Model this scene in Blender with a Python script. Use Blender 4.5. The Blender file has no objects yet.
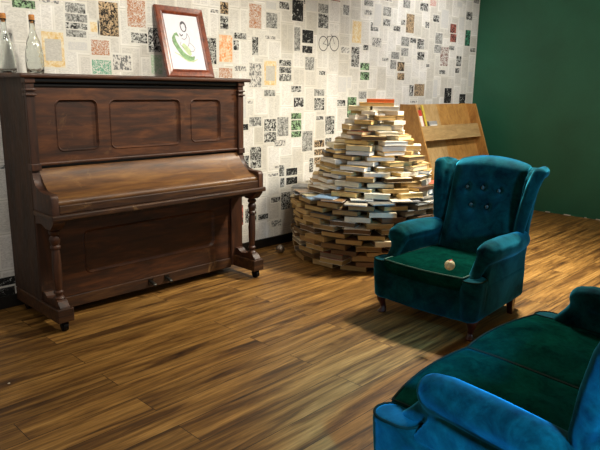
import bpy, bmesh, math, random
from mathutils import Vector, Matrix
PI = math.pi
rnd = random.Random(7)
scene = bpy.context.scene
COL = scene.collection

# ------------------------------------------------------------------ linking
def tag(o, label=None, cat=None, group=None, kind=None):
    if label: o['label'] = label
    if cat: o['category'] = cat
    if group: o['group'] = group
    if kind: o['kind'] = kind
    return o
def thing(name, label, cat, loc=(0, 0, 0), rotz=0.0, group=None):
    o = bpy.data.objects.new(name, None); COL.objects.link(o)
    o.empty_display_size = 0.05
    o.location = loc; o.rotation_euler = (0, 0, rotz)
    return tag(o, label, cat, group)
def obj(name, bm, mats, parent=None, smooth=False, angle=None):
    me = bpy.data.meshes.new(name)
    bmesh.ops.recalc_face_normals(bm, faces=bm.faces)
    if smooth:
        for f in bm.faces: f.smooth = True
        if angle:
            for e in bm.edges:
                if len(e.link_faces) == 2 and e.calc_face_angle(0) > angle: e.smooth = False
    bm.to_mesh(me); bm.free()
    if not isinstance(mats, (list, tuple)): mats = [mats]
    for m in mats: me.materials.append(m)
    o = bpy.data.objects.new(name, me); COL.objects.link(o)
    if parent: o.parent = parent
    return o
def bake(o):
    dg = bpy.context.evaluated_depsgraph_get()
    me = bpy.data.meshes.new_from_object(o.evaluated_get(dg))
    o.modifiers.clear(); o.data = me
    return o
def fuse(o, vox, sm=6):
    m = o.modifiers.new('r', 'REMESH'); m.mode = 'VOXEL'; m.voxel_size = vox; m.use_smooth_shade = True
    s = o.modifiers.new('s', 'SMOOTH'); s.factor = 0.6; s.iterations = sm
    bake(o)
    for p in o.data.polygons: p.use_smooth = True
    return o

# ------------------------------------------------------------------ shapes
def box(bm, x0, x1, y0, y1, z0, z1, bev=0.0, seg=2, mi=0):
    vs = [bm.verts.new((x, y, z)) for x in (x0, x1) for y in (y0, y1) for z in (z0, z1)]
    idx = [(0, 1, 3, 2), (4, 6, 7, 5), (0, 4, 5, 1), (2, 3, 7, 6), (0, 2, 6, 4), (1, 5, 7, 3)]
    fs = [bm.faces.new([vs[i] for i in q]) for q in idx]
    for f in fs: f.material_index = mi
    if bev > 0:
        es = list({e for f in fs for e in f.edges})
        r = bmesh.ops.bevel(bm, geom=es, offset=bev, segments=seg, affect='EDGES', profile=0.5)
        for f in r['faces']: f.material_index = mi
    return vs
def tube(bm, pts, radii, seg=12, cap=True, flat=1.0, closed=False, mi=0):
    pts = [Vector(p) for p in pts]; n = len(pts)
    if not isinstance(radii, (list, tuple)): radii = [radii] * n
    rings = []; up = None
    for i, p in enumerate(pts):
        if closed: t = pts[(i + 1) % n] - pts[i - 1]
        else: t = pts[min(i + 1, n - 1)] - pts[max(i - 1, 0)]
        t.normalize()
        if up is None:
            up = Vector((0, 0, 1)) if abs(t.z) < 0.9 else Vector((0, 1, 0))
        a = t.cross(up)
        if a.length < 1e-5: a = t.orthogonal()
        a.normalize(); b = a.cross(t); b.normalize(); up = b
        rings.append([bm.verts.new(p + (a * math.cos(2 * PI * k / seg) + b * flat * math.sin(2 * PI * k / seg)) * radii[i]) for k in range(seg)])
    m = n if closed else n - 1
    for i in range(m):
        A, B = rings[i], rings[(i + 1) % n]
        for k in range(seg):
            f = bm.faces.new((A[k], A[(k + 1) % seg], B[(k + 1) % seg], B[k])); f.material_index = mi
    if cap and not closed:
        bm.faces.new(rings[0][::-1]).material_index = mi; bm.faces.new(rings[-1]).material_index = mi
    return rings
def ball(bm, c, r, u=14, v=10, sc=(1, 1, 1)):
    bmesh.ops.create_uvsphere(bm, u_segments=u, v_segments=v, radius=1.0,
        matrix=Matrix.Translation(c) @ Matrix.Diagonal((r * sc[0], r * sc[1], r * sc[2], 1)))
def sausage(bm, pts, radii, seg=14, blunt=False):
    tube(bm, pts, radii, seg)
    if not isinstance(radii, (list, tuple)): radii = [radii] * len(pts)
    for p, r in ((pts[0], radii[0]), (pts[-1], radii[-1]))[1 if blunt else 0:]: ball(bm, p, r * 0.995, seg, 8)
def lathe(bm, prof, seg=24, c=(0, 0, 0), mi=0, close=True):
    rings = []
    for r, z in prof:
        if r < 1e-5: rings.append([bm.verts.new((c[0], c[1], c[2] + z))])
        else: rings.append([bm.verts.new((c[0] + r * math.cos(2 * PI * k / seg), c[1] + r * math.sin(2 * PI * k / seg), c[2] + z)) for k in range(seg)])
    for A, B in zip(rings, rings[1:]):
        for k in range(seg):
            k2 = (k + 1) % seg
            if len(A) == 1 and len(B) == 1: continue
            if len(A) == 1: f = bm.faces.new((A[0], B[k2], B[k]))
            elif len(B) == 1: f = bm.faces.new((A[k], A[k2], B[0]))
            else: f = bm.faces.new((A[k], A[k2], B[k2], B[k]))
            f.material_index = mi
    if close:
        for rg, rev in ((rings[0], True), (rings[-1], False)):
            if len(rg) > 1: bm.faces.new(rg[::-1] if rev else rg).material_index = mi
def prism(bm, poly, axis, a0, a1, bev=0.0, mi=0):
    """extrude a 2-D polygon along an axis ('x': poly is y,z; 'y': poly is x,z; 'z': poly is x,y)"""
    def P(p, a): return {'x': (a, p[0], p[1]), 'y': (p[0], a, p[1]), 'z': (p[0], p[1], a)}[axis]
    A = [bm.verts.new(P(p, a0)) for p in poly]; B = [bm.verts.new(P(p, a1)) for p in poly]
    fs = [bm.faces.new(A[::-1]), bm.faces.new(B)]
    n = len(poly)
    for i in range(n): fs.append(bm.faces.new((A[i], A[(i + 1) % n], B[(i + 1) % n], B[i])))
    for f in fs: f.material_index = mi
    if bev > 0:
        es = list({e for f in fs[:2] for e in f.edges})
        bmesh.ops.bevel(bm, geom=es, offset=bev, segments=2, affect='EDGES', profile=0.5)
def loft(bm, sections, cap=True):
    rs = [[bm.verts.new(p) for p in s] for s in sections]; n = len(rs[0])
    for A, B in zip(rs, rs[1:]):
        for k in range(n): bm.faces.new((A[k], A[(k + 1) % n], B[(k + 1) % n], B[k]))
    if cap: bm.faces.new(rs[0][::-1]); bm.faces.new(rs[-1])
def rrect(x0, x1, z0, z1, r, n=5):
    pts = []
    for cx, cz, a0 in ((x1 - r, z1 - r, 0), (x0 + r, z1 - r, PI / 2), (x0 + r, z0 + r, PI), (x1 - r, z0 + r, 1.5 * PI)):
        for k in range(n + 1):
            a = a0 + PI / 2 * k / n; pts.append((cx + r * math.cos(a), cz + r * math.sin(a)))
    return pts
def panelled(bm, x0, x1, z0, z1, y, thick, insets, depth=0.012, bev=0.014, r=0.035):
    """a board in the xz plane whose front (at y) has sunk, bevelled panels"""
    outer = [bm.verts.new((x, y, z)) for x, z in ((x0, z0), (x1, z0), (x1, z1), (x0, z1))]
    edges = [bm.edges.new((outer[i], outer[(i + 1) % 4])) for i in range(4)]
    for (a, b, c, d) in insets:
        L0 = [bm.verts.new((px, y, pz)) for px, pz in rrect(a, b, c, d, r)]
        La = [bm.verts.new((px, y - 0.004, pz)) for px, pz in rrect(a + .004, b - .004, c + .004, d - .004, r - .002)]
        L1 = [bm.verts.new((px, y + depth, pz)) for px, pz in rrect(a + bev, b - bev, c + bev, d - bev, r - .006)]
        n = len(L0)
        edges += [bm.edges.new((L0[i], L0[(i + 1) % n])) for i in range(n)]
        for A, B in ((L0, La), (La, L1)):
            for i in range(n): bm.faces.new((A[i], A[(i + 1) % n], B[(i + 1) % n], B[i]))
        bm.faces.new(L1)
    bmesh.ops.triangle_fill(bm, use_beauty=True, use_dissolve=False, edges=edges)
    back = [bm.verts.new((x, y + thick, z)) for x, z in ((x0, z0), (x1, z0), (x1, z1), (x0, z1))]
    for i in range(4): bm.faces.new((outer[i], outer[(i + 1) % 4], back[(i + 1) % 4], back[i]))
    bm.faces.new(back)
NB = bmesh.new

# ------------------------------------------------------------------ materials
def lin(h):
    def c(v): v /= 255.0; return v / 12.92 if v <= 0.04045 else ((v + 0.055) / 1.055) ** 2.4
    return (c(int(h[0:2], 16)), c(int(h[2:4], 16)), c(int(h[4:6], 16)), 1)
class NT:
    def __init__(s, name):
        s.m = bpy.data.materials.new(name); s.m.use_nodes = True
        s.t = s.m.node_tree; s.b = s.t.nodes['Principled BSDF']
    def n(s, typ, **kw):
        nd = s.t.nodes.new(typ)
        for k, v in kw.items():
            if k[0] == '_': nd.inputs[k[1:].replace('_', ' ')].default_value = v
            else: setattr(nd, k, v)
        return nd
    def l(s, a, b): s.t.links.new(a, b)
    def coord(s, scale=(1, 1, 1), kind='Object', rot=(0, 0, 0)):
        tc = s.n('ShaderNodeTexCoord'); mp = s.n('ShaderNodeMapping'); mp.inputs['Scale'].default_value = scale; mp.inputs['Rotation'].default_value = rot
        s.l(tc.outputs[kind], mp.inputs['Vector']); return mp.outputs[0]
    def noise(s, vec, scale, detail=4, rough=0.55, dist=0.0):
        nd = s.n('ShaderNodeTexNoise'); nd.inputs['Scale'].default_value = scale; nd.inputs['Detail'].default_value = detail
        nd.inputs['Roughness'].default_value = rough; nd.inputs['Distortion'].default_value = dist
        s.l(vec, nd.inputs['Vector']); return nd.outputs['Fac']
    def ramp(s, fac, stops, interp='LINEAR'):
        r = s.n('ShaderNodeValToRGB'); cr = r.color_ramp; cr.interpolation = interp
        while len(cr.elements) < len(stops): cr.elements.new(0.5)
        for e, (p, c) in zip(cr.elements, stops): e.position = p; e.color = c if len(c) == 4 else (*c, 1)
        s.l(fac, r.inputs[0]); return r.outputs[0]
    def mix(s, fac, a, b, mode='MIX'):
        x = s.n('ShaderNodeMix', data_type='RGBA', blend_type=mode)
        for sock, v in ((x.inputs[0], fac), (x.inputs[6], a), (x.inputs[7], b)):
            if hasattr(v, 'is_output'): s.l(v, sock)
            else: sock.default_value = v
        return x.outputs[2]
    def bump(s, h, strength=0.2, dist=0.01):
        b = s.n('ShaderNodeBump'); b.inputs['Strength'].default_value = strength; b.inputs['Distance'].default_value = dist
        s.l(h, b.inputs['Height']); s.l(b.outputs[0], s.b.inputs['Normal'])
    def set(s, **kw):
        for k, v in kw.items():
            i = s.b.inputs[k.replace('_', ' ')]
            if hasattr(v, 'is_output'): s.l(v, i)
            else: i.default_value = v
        return s.m
def plain(name, hexc, rough=0.6, var=0.12, scale=30.0, **kw):
    t = NT(name); v = t.coord(); c = lin(hexc)
    n = t.noise(v, scale, 3)
    d = tuple(x * (1 - var) for x in c[:3]) + (1,); e = tuple(min(1, x * (1 + var)) for x in c[:3]) + (1,)
    t.set(Base_Color=t.ramp(n, [(0.3, d), (0.7, e)]), Roughness=rough, **kw)
    return t.m
def wood(name, dark, mid, light, scale=(1, 1, 1), rough=0.4, coat=0.0, gs=9.0, wear=None, bump=0.08):
    t = NT(name); v = t.coord(scale)
    g = t.noise(v, gs, 7, 0.62, 0.6)
    f = t.noise(v, gs * 6, 3, 0.6)
    c = t.ramp(g, [(0.28, lin(dark)), (0.5, lin(mid)), (0.74, lin(light))])
    c = t.mix(t.ramp(f, [(0.35, (0.72, 0.72, 0.72)), (0.65, (1, 1, 1))]), (0, 0, 0, 1), c, 'MIX') if False else t.mix(0.35, c, t.mix(1.0, c, t.ramp(f, [(0.3, (0.45, 0.45, 0.45)), (0.7, (1.25, 1.25, 1.25))]), 'MULTIPLY'))
    if wear:
        w = t.noise(t.coord((1, 1, 1)), 3.3, 8, 0.75, 1.2)
        c = t.mix(t.ramp(w, [(0.6, (0, 0, 0)), (0.72, (0.55, 0.55, 0.55))]), c, lin(wear))
    t.set(Base_Color=c, Roughness=t.ramp(f, [(0.2, (rough * .8,) * 3), (0.8, (min(1, rough * 1.35),) * 3)]), Coat_Weight=coat, Coat_Roughness=0.25)
    t.bump(f, bump, 0.004)
    return t.m

M = {}
# piano veneers: grain along the length of each board
M['piano'] = wood('piano_mahogany', '1a0c05', '42220d', '683b19', (0.9, 5, 6), 0.5, 0.06, 4.0, '7a5634')
M['piano_upright'] = wood('piano_mahogany_upright', '1a0c05', '3c1e0c', '5a3216', (6, 6, 0.8), 0.5, 0.06, 4.0, '6f4a2a')
M['piano_worn'] = wood('piano_worn_rail', '1a0c05', '3e220c', '62401c', (0.9, 9, 9), 0.5, 0.05, 4.0, 'b08a58')
M['piano_dark'] = wood('piano_dark_side', '170c05', '341f0e', '4a2e16', (5, 5, 0.8), 0.65, 0.0, 4.0)
M['piano_fall'] = wood('piano_fallboard_veneer', '351e0b', '65401b', '8a612e', (0.8, 5, 5), 0.5, 0.1, 4.0, '9a7444')
M['groove'] = plain('black_lacquer', '0c0908', 0.3)
M['castor'] = plain('dark_iron', '0b0a0a', 0.5, Metallic=0.6)
M['brass'] = plain('worn_pedal_metal', '37342f', 0.4, Metallic=0.8)
def velvet(name, a, b, sheen=1.0):
    t = NT(name); v = t.coord(); spec = .03 if sheen > .3 else 0.0
    n1 = t.noise(v, 9.0, 6, 0.65, 0.8); n2 = t.noise(v, 55.0, 3, 0.6); n3 = t.noise(v, 2.2, 4, 0.6, 1.5)
    c = t.ramp(n1, [(0.32, lin(a)), (0.68, lin(b))])
    c = t.mix(0.5, c, t.mix(1.0, c, t.ramp(n2, [(0.3, (.5, .5, .5)), (0.7, (1.35, 1.35, 1.35))]), 'MULTIPLY'))
    t.set(Base_Color=c, Roughness=0.8, Sheen_Weight=t.ramp(n3, [(0.35, (0.2 * sheen,) * 3), (0.65, (1.0 * sheen,) * 3)]),
          Sheen_Roughness=0.5, Sheen_Tint=(0.06, 0.60, 0.90, 1), Specular_IOR_Level=spec)
    t.bump(n2, 0.15, 0.003)
    return t.m
M['velvet'] = velvet('teal_velvet', '010e0e', '093f3c')
M['velvet_seat'] = velvet('green_velvet_seat', '03211a', '063a2f', 0.04)
M['piping'] = plain('velvet_piping', '2a5a4e', 0.7)
M['piping_dark'] = plain('velvet_piping_dark', '0a241e', 0.9, Specular_IOR_Level=.1)
M['button'] = plain('velvet_button', '16474a', 0.3, Sheen_Weight=0.6)
M['leg'] = wood('mahogany_leg', '240b06', '3d140a', '5a2212', (4, 4, 1), 0.3, 0.3)

# floor boards run along x
t = NT('oak_planks'); v = t.coord()
br = t.n('ShaderNodeTexBrick', offset=0.37, offset_frequency=2)
for k, val in (('Scale', 1.0), ('Mortar Size', 0.0016), ('Mortar Smooth', 0.1), ('Bias', 0.0), ('Brick Width', 1.22), ('Row Height', 0.152)): br.inputs[k].default_value = val
br.inputs['Color1'].default_value = (0, 0, 0, 1); br.inputs['Color2'].default_value = (1, 1, 1, 1); br.inputs['Mortar'].default_value = (.5, .5, .5, 1)
t.l(v, br.inputs['Vector'])
off = t.n('ShaderNodeVectorMath', operation='MULTIPLY_ADD'); off.inputs[1].default_value = (9.0, 5.0, 0); t.l(br.outputs['Color'], off.inputs[0])
sc_ = t.n('ShaderNodeVectorMath', operation='MULTIPLY'); sc_.inputs[1].default_value = (0.8, 11, 1); t.l(v, sc_.inputs[0]); t.l(sc_.outputs[0], off.inputs[2])
g1 = t.noise(off.outputs[0], 1.6, 8, 0.62, 0.9)
sc2 = t.n('ShaderNodeVectorMath', operation='MULTIPLY'); sc2.inputs[1].default_value = (4, 70, 1); t.l(v, sc2.inputs[0])
g2 = t.noise(sc2.outputs[0], 1.5, 4, 0.65)
c = t.ramp(g1, [(0.30, lin('2c1a0c')), (0.42, lin('664620')), (0.55, lin('977038')), (0.72, lin('b98f50'))])
c = t.mix(0.8, c, t.mix(1.0, c, t.ramp(g2, [(0.3, (.42, .40, .37)), (0.7, (1.35, 1.35, 1.35))]), 'MULTIPLY'))
c = t.mix(1.0, c, t.ramp(br.outputs['Color'], [(0.0, (.8, .78, .76)), (1.0, (1.12, 1.1, 1.08))]), 'MULTIPLY')
c = t.mix(br.outputs['Fac'], c, lin('24160b'))
t.set(Base_Color=c, Roughness=t.ramp(g2, [(0.2, (.36,) * 3), (0.8, (.55,) * 3)]), Specular_IOR_Level=0.35)
t.bump(g2, 0.12, 0.002)
M['floor'] = t.m

t = NT('green_wall_paint'); v = t.coord()
n = t.noise(v, 1.4, 5, 0.6, 0.5); n2 = t.noise(v, 40, 3)
t.set(Base_Color=t.ramp(n, [(0.3, lin('1a563e')), (0.7, lin('23644b'))]), Roughness=t.ramp(n2, [(0.3, (.45,) * 3), (.7, (.6,) * 3)])); t.bump(n2, 0.05, 0.003)
M['green'] = t.m
M['skirting'] = plain('black_skirting_paint', '12110f', 0.45)
M['plaster'] = plain('paint_chips', 'd8d4c8', 0.7)
M['ceiling'] = plain('ceiling_paint', 'c9c3b5', 0.9)

# ---- printed paper of the wall; 'tint' is the ink / paper colour of each piece
def tinted(name, build):
    t = NT(name); a = t.n('ShaderNodeAttribute', attribute_name='tint'); t.set(Roughness=0.75, Specular_IOR_Level=0.2)
    build(t, a.outputs['Color']); return t.m
def mk_paper(t, col):
    n = t.noise(t.coord(), 6, 5, 0.6)
    t.set(Base_Color=t.mix(1.0, col, t.ramp(n, [(0.3, (.9, .88, .84)), (.7, (1, 1, 1))]), 'MULTIPLY'))
def mk_text(t, col):
    n = t.noise(t.coord((80, 1, 240)), 1.0, 3, 0.7); m = t.noise(t.coord(), 6, 5, .6)
    c = t.mix(t.ramp(n, [(0.36, (.36,) * 3), (0.62, (0.02,) * 3)]), col, (.16, .15, .145, 1))
    t.set(Base_Color=t.mix(1.0, c, t.ramp(m, [(0.3, (.9, .88, .84)), (.7, (1, 1, 1))]), 'MULTIPLY'))
def mk_photo(lo, hi, blk, wht, sc):
    def f(t, col):
        n = t.noise(t.coord((sc, 1, sc)), 1.0, 5, 0.65, 1.5)
        t.set(Base_Color=t.mix(t.ramp(n, [(lo, (0, 0, 0)), (hi, (1, 1, 1))]), (blk, blk, blk * .97, 1), t.mix(1.0, col, (wht, wht, wht * .95, 1), 'MULTIPLY')))
    return f
def mk_sketch(t, col):
    n = t.noise(t.coord((48, 1, 48)), 1.0, 3, 0.6, 2.0)
    k = t.ramp(n, [(0.40, (0, 0, 0)), (0.46, (1, 1, 1)), (0.52, (1, 1, 1)), (0.58, (0, 0, 0))])
    t.set(Base_Color=t.mix(k, (.62, .60, .55, 1), t.mix(1.0, col, (.55, .55, .55, 1), 'MULTIPLY')))
def mk_head(t, col):
    n = t.noise(t.coord((110, 1, 70)), 1.0, 2, 0.5)
    t.set(Base_Color=t.mix(t.ramp(n, [(0.48, (0, 0, 0)), (0.54, (1, 1, 1))]), (.60, .58, .53, 1), t.mix(1.0, col, (.16, .16, .16, 1), 'MULTIPLY')))
def mk_colour(t, col):
    n = t.noise(t.coord((45, 1, 45)), 1.0, 4, 0.6, 1.0)
    t.set(Base_Color=t.mix(t.ramp(n, [(0.35, (0, 0, 0)), (0.65, (1, 1, 1))]), col, (.75, .68, .5, 1)))
def mk_ink(t, col): t.set(Base_Color=col)
WM = [tinted('wall_paper', mk_paper), tinted('printed_columns', mk_text), tinted('dark_halftone', mk_photo(.45, .60, .012, .6, 42)),
      tinted('grey_halftone', mk_photo(.36, .66, .03, .62, 48)), tinted('line_engraving', mk_sketch), tinted('headline_type', mk_head),
      tinted('mostly_black_plate', mk_photo(.56, .68, .012, .6, 38)), tinted('colour_plate', mk_colour), tinted('ink', mk_ink)]

# ------------------------------------------------------------------ the room
XR, YB = 6.60, 3.60
X0, Y0, ZT = -1.6, -3.2, 2.75
def struct(name, bm, mats, **k): return tag(obj(name, bm, mats, **k), kind='structure')
bm = NB(); box(bm, X0, XR + .1, Y0, YB + .1, -0.06, 0); struct('floor', bm, M['floor'])
bm = NB(); box(bm, X0, XR + .1, Y0, YB + .1, ZT, ZT + .06); struct('ceiling', bm, M['ceiling'])
bm = NB(); box(bm, XR, XR + .1, Y0, YB + .1, 0, ZT)
for y, l in ((2.59, .05), (2.38, .07), (2.19, .02), (2.06, .05), (2.90, .04)):          # chips along its foot
    box(bm, XR - .004, XR + .01, y - l / 2, y + l / 2, 0, .010, mi=1)
struct('wall_right', bm, [M['green'], M['plaster']])
bm = NB(); box(bm, X0, XR, YB - .015, YB + .002, 0, .075, .003); struct('baseboard_back', bm, M['skirting'])

bm = NB(); tl = bm.loops.layers.float_color.new('tint')
def fcol(f, c):
    for lp in f.loops: lp[tl] = (*c[:3], 1)
box(bm, X0, XR + .1, YB, YB + .1, 0, ZT)
for f in bm.faces: fcol(f, lin('b8b5ab'))
def quad(x0, z0, x1, z1, dy, mi, c, rot=0.0):
    cx, cz = (x0 + x1) / 2, (z0 + z1) / 2; ca, sa = math.cos(rot), math.sin(rot)
    f = bm.faces.new([bm.verts.new((cx + (x - cx) * ca - (z - cz) * sa, YB - dy, cz + (x - cx) * sa + (z - cz) * ca)) for x, z in ((x0, z0), (x1, z0), (x1, z1), (x0, z1))])
    f.material_index = mi; fcol(f, c); return f
rw = random.Random(3)
PAPERS = ['dfddd6', 'e6e4de', 'd8d5cd', 'e2e0d9', 'd2cfc6', 'e9e7e2']
def page(x, z, w, h, k):
    c = lin(rw.choice(PAPERS)); rot = rw.uniform(-.012, .012)
    quad(x + .0015, z + .0015, x + w - .0015, z + h - .0015, .0012 + .0004 * k, 0, c, rot)
    mg = .013; kind = rw.random(); d = .0024 + .0002 * k
    top = z + h - mg
    if kind < .05:
        ph = rw.uniform(.05, .09); quad(x + mg, top - ph, x + w - mg, top, d, rw.choice((3, 2, 4)), (.9, .9, .9)); top -= ph + .008
    elif kind < .12:
        quad(x + mg, top - .022, x + w - mg, top, d, 5, (.9, .9, .9)); top -= .03
    if top - z - mg > .03:
        if rw.random() < .45:
            quad(x + mg, z + mg, x + w / 2 - .003, top, d, 1, c, rot); quad(x + w / 2 + .003, z + mg, x + w - mg, top, d, 1, c, rot)
        else: quad(x + mg, z + mg, x + w - mg, top, d, 1, c, rot)
x = X0; k = 0
while x < XR - .01:
    w = min(.143, XR - x); z = .05 - rw.uniform(0, .16)
    while z < ZT:
        h = rw.choice((.205, .215, .2, .225)); z0 = max(z, .01); h2 = min(z + h, ZT) - z0
        if h2 > .05: page(x, z0, w, h2, k % 2)
        z += h
    x += .141; k += 1
TI = dict(k=(.95, .95, .93), g=(.55, .85, .5), b=(.95, .68, .42), o=(.70, .24, .06), y=(.62, .40, .13), G=(.12, .55, .33), r=(.95, .32, .25))
SH = dict(D=2, M=3, S=4, T=5, B=6, C=7)
CLIPS = "1419,1706,1546,1749,Dg;1570,1748,1687,1764,Tk;1567,1392,1698,1590,Oy;1721,1707,1845,1764,Mk;1717,1657,1854,1702,Mk;1714,1617,1851,1651,Dk;1717,1571,1842,1611,Mk;1724,1496,1844,1543,Sk;1932,1591,2061,1792,Db;2126,1659,2256,1824,So;2146,1562,2264,1624,Dk;2271,1512,2386,1664,Dk;1869,1474,1989,1563,So;1870,1608,1916,1666,Cy;1868,1360,1996,1445,SG;2011,1389,2138,1481,Tk;2286,1370,2371,1493,Sg;2871,1804,2945,1886,Db;2870,1701,2943,1790,Dk;2857,1471,2979,1660,Co;2749,1452,2830,1631,Dk;3145,1730,3266,1902,So;3317,1882,3422,1933,Sk;3318,1743,3434,1854,Mk;2999,1641,3115,1684,Dk;3174,1533,3235,1665,Dk;3308,1660,3414,1683,Tk;2854,1357,2976,1428,So;2996,1411,3113,1447,Tk;3143,1295,3267,1474,Tk;3298,1312,3427,1495,Oy;3459,1463,3594,1510,Dk;3460,1408,3595,1455,Dk;3460,1346,3596,1401,Dk;3455,1896,3564,1948,Dk;3598,1819,3724,1979,Bk;3758,1911,3890,1996,Sk;3903,1908,4027,1979,Mk;3906,1788,4031,1900,Dk;3625,1586,3694,1772,Mk;3717,1656,3849,1758,Bk;3720,1576,3840,1632,Bk;3758,1440,3867,1545,Mk;3932,1404,4009,1437,Dk;3912,1610,4038,1716,Rk;4051,1617,4182,1725,Rk;4211,1600,4321,1650,Tk;4063,2019,4179,2027,Dr;4222,1919,4303,2001,Mk;4509,2024,4640,2075,Mk;4514,1947,4630,1989,Tk;4662,1863,4767,2055,Sk;4796,1963,4920,2043,Mk;4803,1874,4913,1936,Dk;4819,2098,4928,2107,Dk;5109,2065,5226,2138,Mk;5175,1838,5312,2015,Mb;4965,1840,5079,1886,Dk;5091,1904,5158,1950,Dk;4354,1694,4481,1881,Cy;4352,1485,4465,1658,Dk;4518,1640,4591,1684,Dk;4648,1676,4785,1756,Tk;5107,1710,5243,1795,Mk;5259,1747,5364,1794,Dk;5115,1615,5235,1691,Mk;4953,1580,5085,1645,Mk;4812,1555,4908,1582,Dk;4944,1485,5042,1569,Mk;5061,1470,5179,1556,Db;5069,1384,5188,1451,Db;4485,1462,4617,1525,Dg;4490,1373,4623,1445,Dg;5402,2066,5545,2141,Dk;5578,2129,5689,2187,Sr;5651,1980,5765,2048,Dk;5804,1933,5942,2112,Sk;5510,1908,5583,1966,Dk;5712,1765,5848,1875,Mk;5705,1673,5841,1754,Mk;5994,1895,6118,1987,Dr;6007,1802,6131,1885,Dr;6173,1939,6279,2073,Sk;6311,2056,6441,2139,Dk;6104,2171,6208,2222,Sk;6323,1779,6433,1948,DG;6453,1720,6567,1763,Dk;6001,1718,6104,1759,Dk;5831,1545,5992,1741,Tr;6165,1555,6272,1662,Dk;6158,1479,6244,1533,Dk;5831,1461,5952,1502,Dk;5385,1696,5512,1793,Dk;5397,1589,5525,1667,Dk;5572,1524,5629,1554,Dk;5733,1218,5812,1395,Sk;5377,1229,5562,1350,Mb;5963,1153,6110,1315,Bk;6288,1140,6422,1251,Bk;6457,1342,6548,1498,Sk;5288,1228,5360,1338,Dk;3041,971,3131,1016,Bk;3042,1062,3112,1242,Sk;3142,997,3267,1067,Mk;3299,952,3431,1047,Dk;3299,864,3432,944,Dk;3442,906,3568,1060,Mk;3601,1040,3720,1089,Dg;3602,949,3722,1031,Dg;3604,890,3723,940,Dg;3597,1260,3715,1308,Dk;3298,1227,3417,1274,Mk;3151,667,3267,833,Dk;3410,826,3535,875,Tk;3411,647,3468,664,Tk;3468,576,3526,668,Dk;3481,482,3528,558,Dk;3550,573,3681,633,Bk;3551,496,3683,556,Bk;3379,364,3483,406,Dk;3494,289,3601,435,Dk;3045,224,3076,386,Dr;3235,239,3346,281,Dk;3381,158,3497,209,Tk;3096,234,3214,349,Dk;3737,764,3862,935,Mk;3875,1228,4002,1286,Mk;3878,1109,4005,1211,Dk;3906,1024,3997,1058,Dk;4025,897,4145,1055,Dk;4030,801,4111,863,Dk;3888,790,4018,851,Db;3890,720,4020,772,Db;3829,578,3880,700,Dk;3892,640,4010,702,Db;4184,1263,4294,1393,Sk;4178,1140,4288,1193,Dk;4318,1039,4447,1219,Dg;4307,1298,4363,1395,Sk;1205,137,1300,186,Bk;1199,71,1294,125,Bk;1351,1528,1404,1566,Dk"
HUBS = []
for i, s in enumerate(CLIPS.split(';')):
    a, b, c, d, ty = s.split(','); x0, z0, x1, z1 = (int(q) / 1000 for q in (a, b, c, d)); T, ti = ty[0], TI[ty[1]]
    e = .0036 + (i % 5) * .0001
    m = .012 if T not in 'B' else .007
    quad(x0 - m, z0 - m, x1 + m, z1 + m, e - .0006, 0, lin('d8d6ce'))
    if T == 'O':                                             # ornamental border round a pale centre
        quad(x0, z0, x1, z1, e, 7, ti); w, h = x1 - x0, z1 - z0
        quad(x0 + w * .13, z0 + h * .18, x1 - w * .13, z1 - h * .2, e + .0005, 1, lin('c9c6bd'))
    elif T == 'R':                                           # one wheel of the old bicycle
        cx, cz, r = (x0 + x1) / 2, (z0 + z1) / 2, (x1 - x0) / 2 * .95
        for q in range(20):
            p = [(cx + rr * math.cos(2 * PI * (q + j) / 20), cz + rr * 1.05 * math.sin(2 * PI * (q + j) / 20)) for rr, j in ((r, 0), (r, 1), (r * .87, 1), (r * .87, 0))]
            f = bm.faces.new([bm.verts.new((u, YB - e, w_)) for u, w_ in p]); f.material_index = 8; fcol(f, (.10, .10, .10))
        for q in range(6): quad(cx - r * .85, cz - .0006, cx + r * .85, cz + .0006, e, 8, (.35, .35, .33), q * PI / 6)
        HUBS.append((cx, cz, r, e))
    else:
        quad(x0, z0, x1, z1, e, SH[T], ti)
(ax, az, ar, ae), (bx_, bz, br_, be) = HUBS                     # the frame between the two wheels
def rod(p, q, w):
    dx, dz = q[0] - p[0], q[1] - p[1]; l = math.hypot(dx, dz); nx, nz = -dz / l * w, dx / l * w
    f = bm.faces.new([bm.verts.new((u, YB - ae - .0004, v)) for u, v in ((p[0] + nx, p[1] + nz), (q[0] + nx, q[1] + nz), (q[0] - nx, q[1] - nz), (p[0] - nx, p[1] - nz))]); f.material_index = 8; fcol(f, (.06, .06, .06))
h1, h2 = (ax, az), (bx_, bz); seat_, crank, head = (ax + (bx_ - ax) * .36, az + ar * .95), (ax + (bx_ - ax) * .46, az - ar * .25), (ax + (bx_ - ax) * .80, az + ar * 1.15)
for p, q in ((h1, seat_), (h1, crank), (seat_, crank), (crank, head), (seat_, head), (head, h2), (head, (head[0] - .02, head[1] + .012)), ((seat_[0] - .012, seat_[1] + .004), (seat_[0] + .012, seat_[1] + .004))): rod(p, q, .0022)
struct('wall_back', bm, WM)
# ------------------------------------------------------------------ the piano
PL, PR, PF, PB = 1.29, 2.745, 3.22, 3.57
P = thing('upright_piano', 'worn brown upright piano with three sunk panels against the papered wall', 'piano', ((PL + PR) / 2, 3.28, 0))
OX, OY = (PL + PR) / 2, 3.28
def pobj(name, bm, m, parent=P, **k):
    bmesh.ops.translate(bm, verts=bm.verts, vec=(-OX, -OY, 0)); return obj(name, bm, m, parent, **k)
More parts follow.
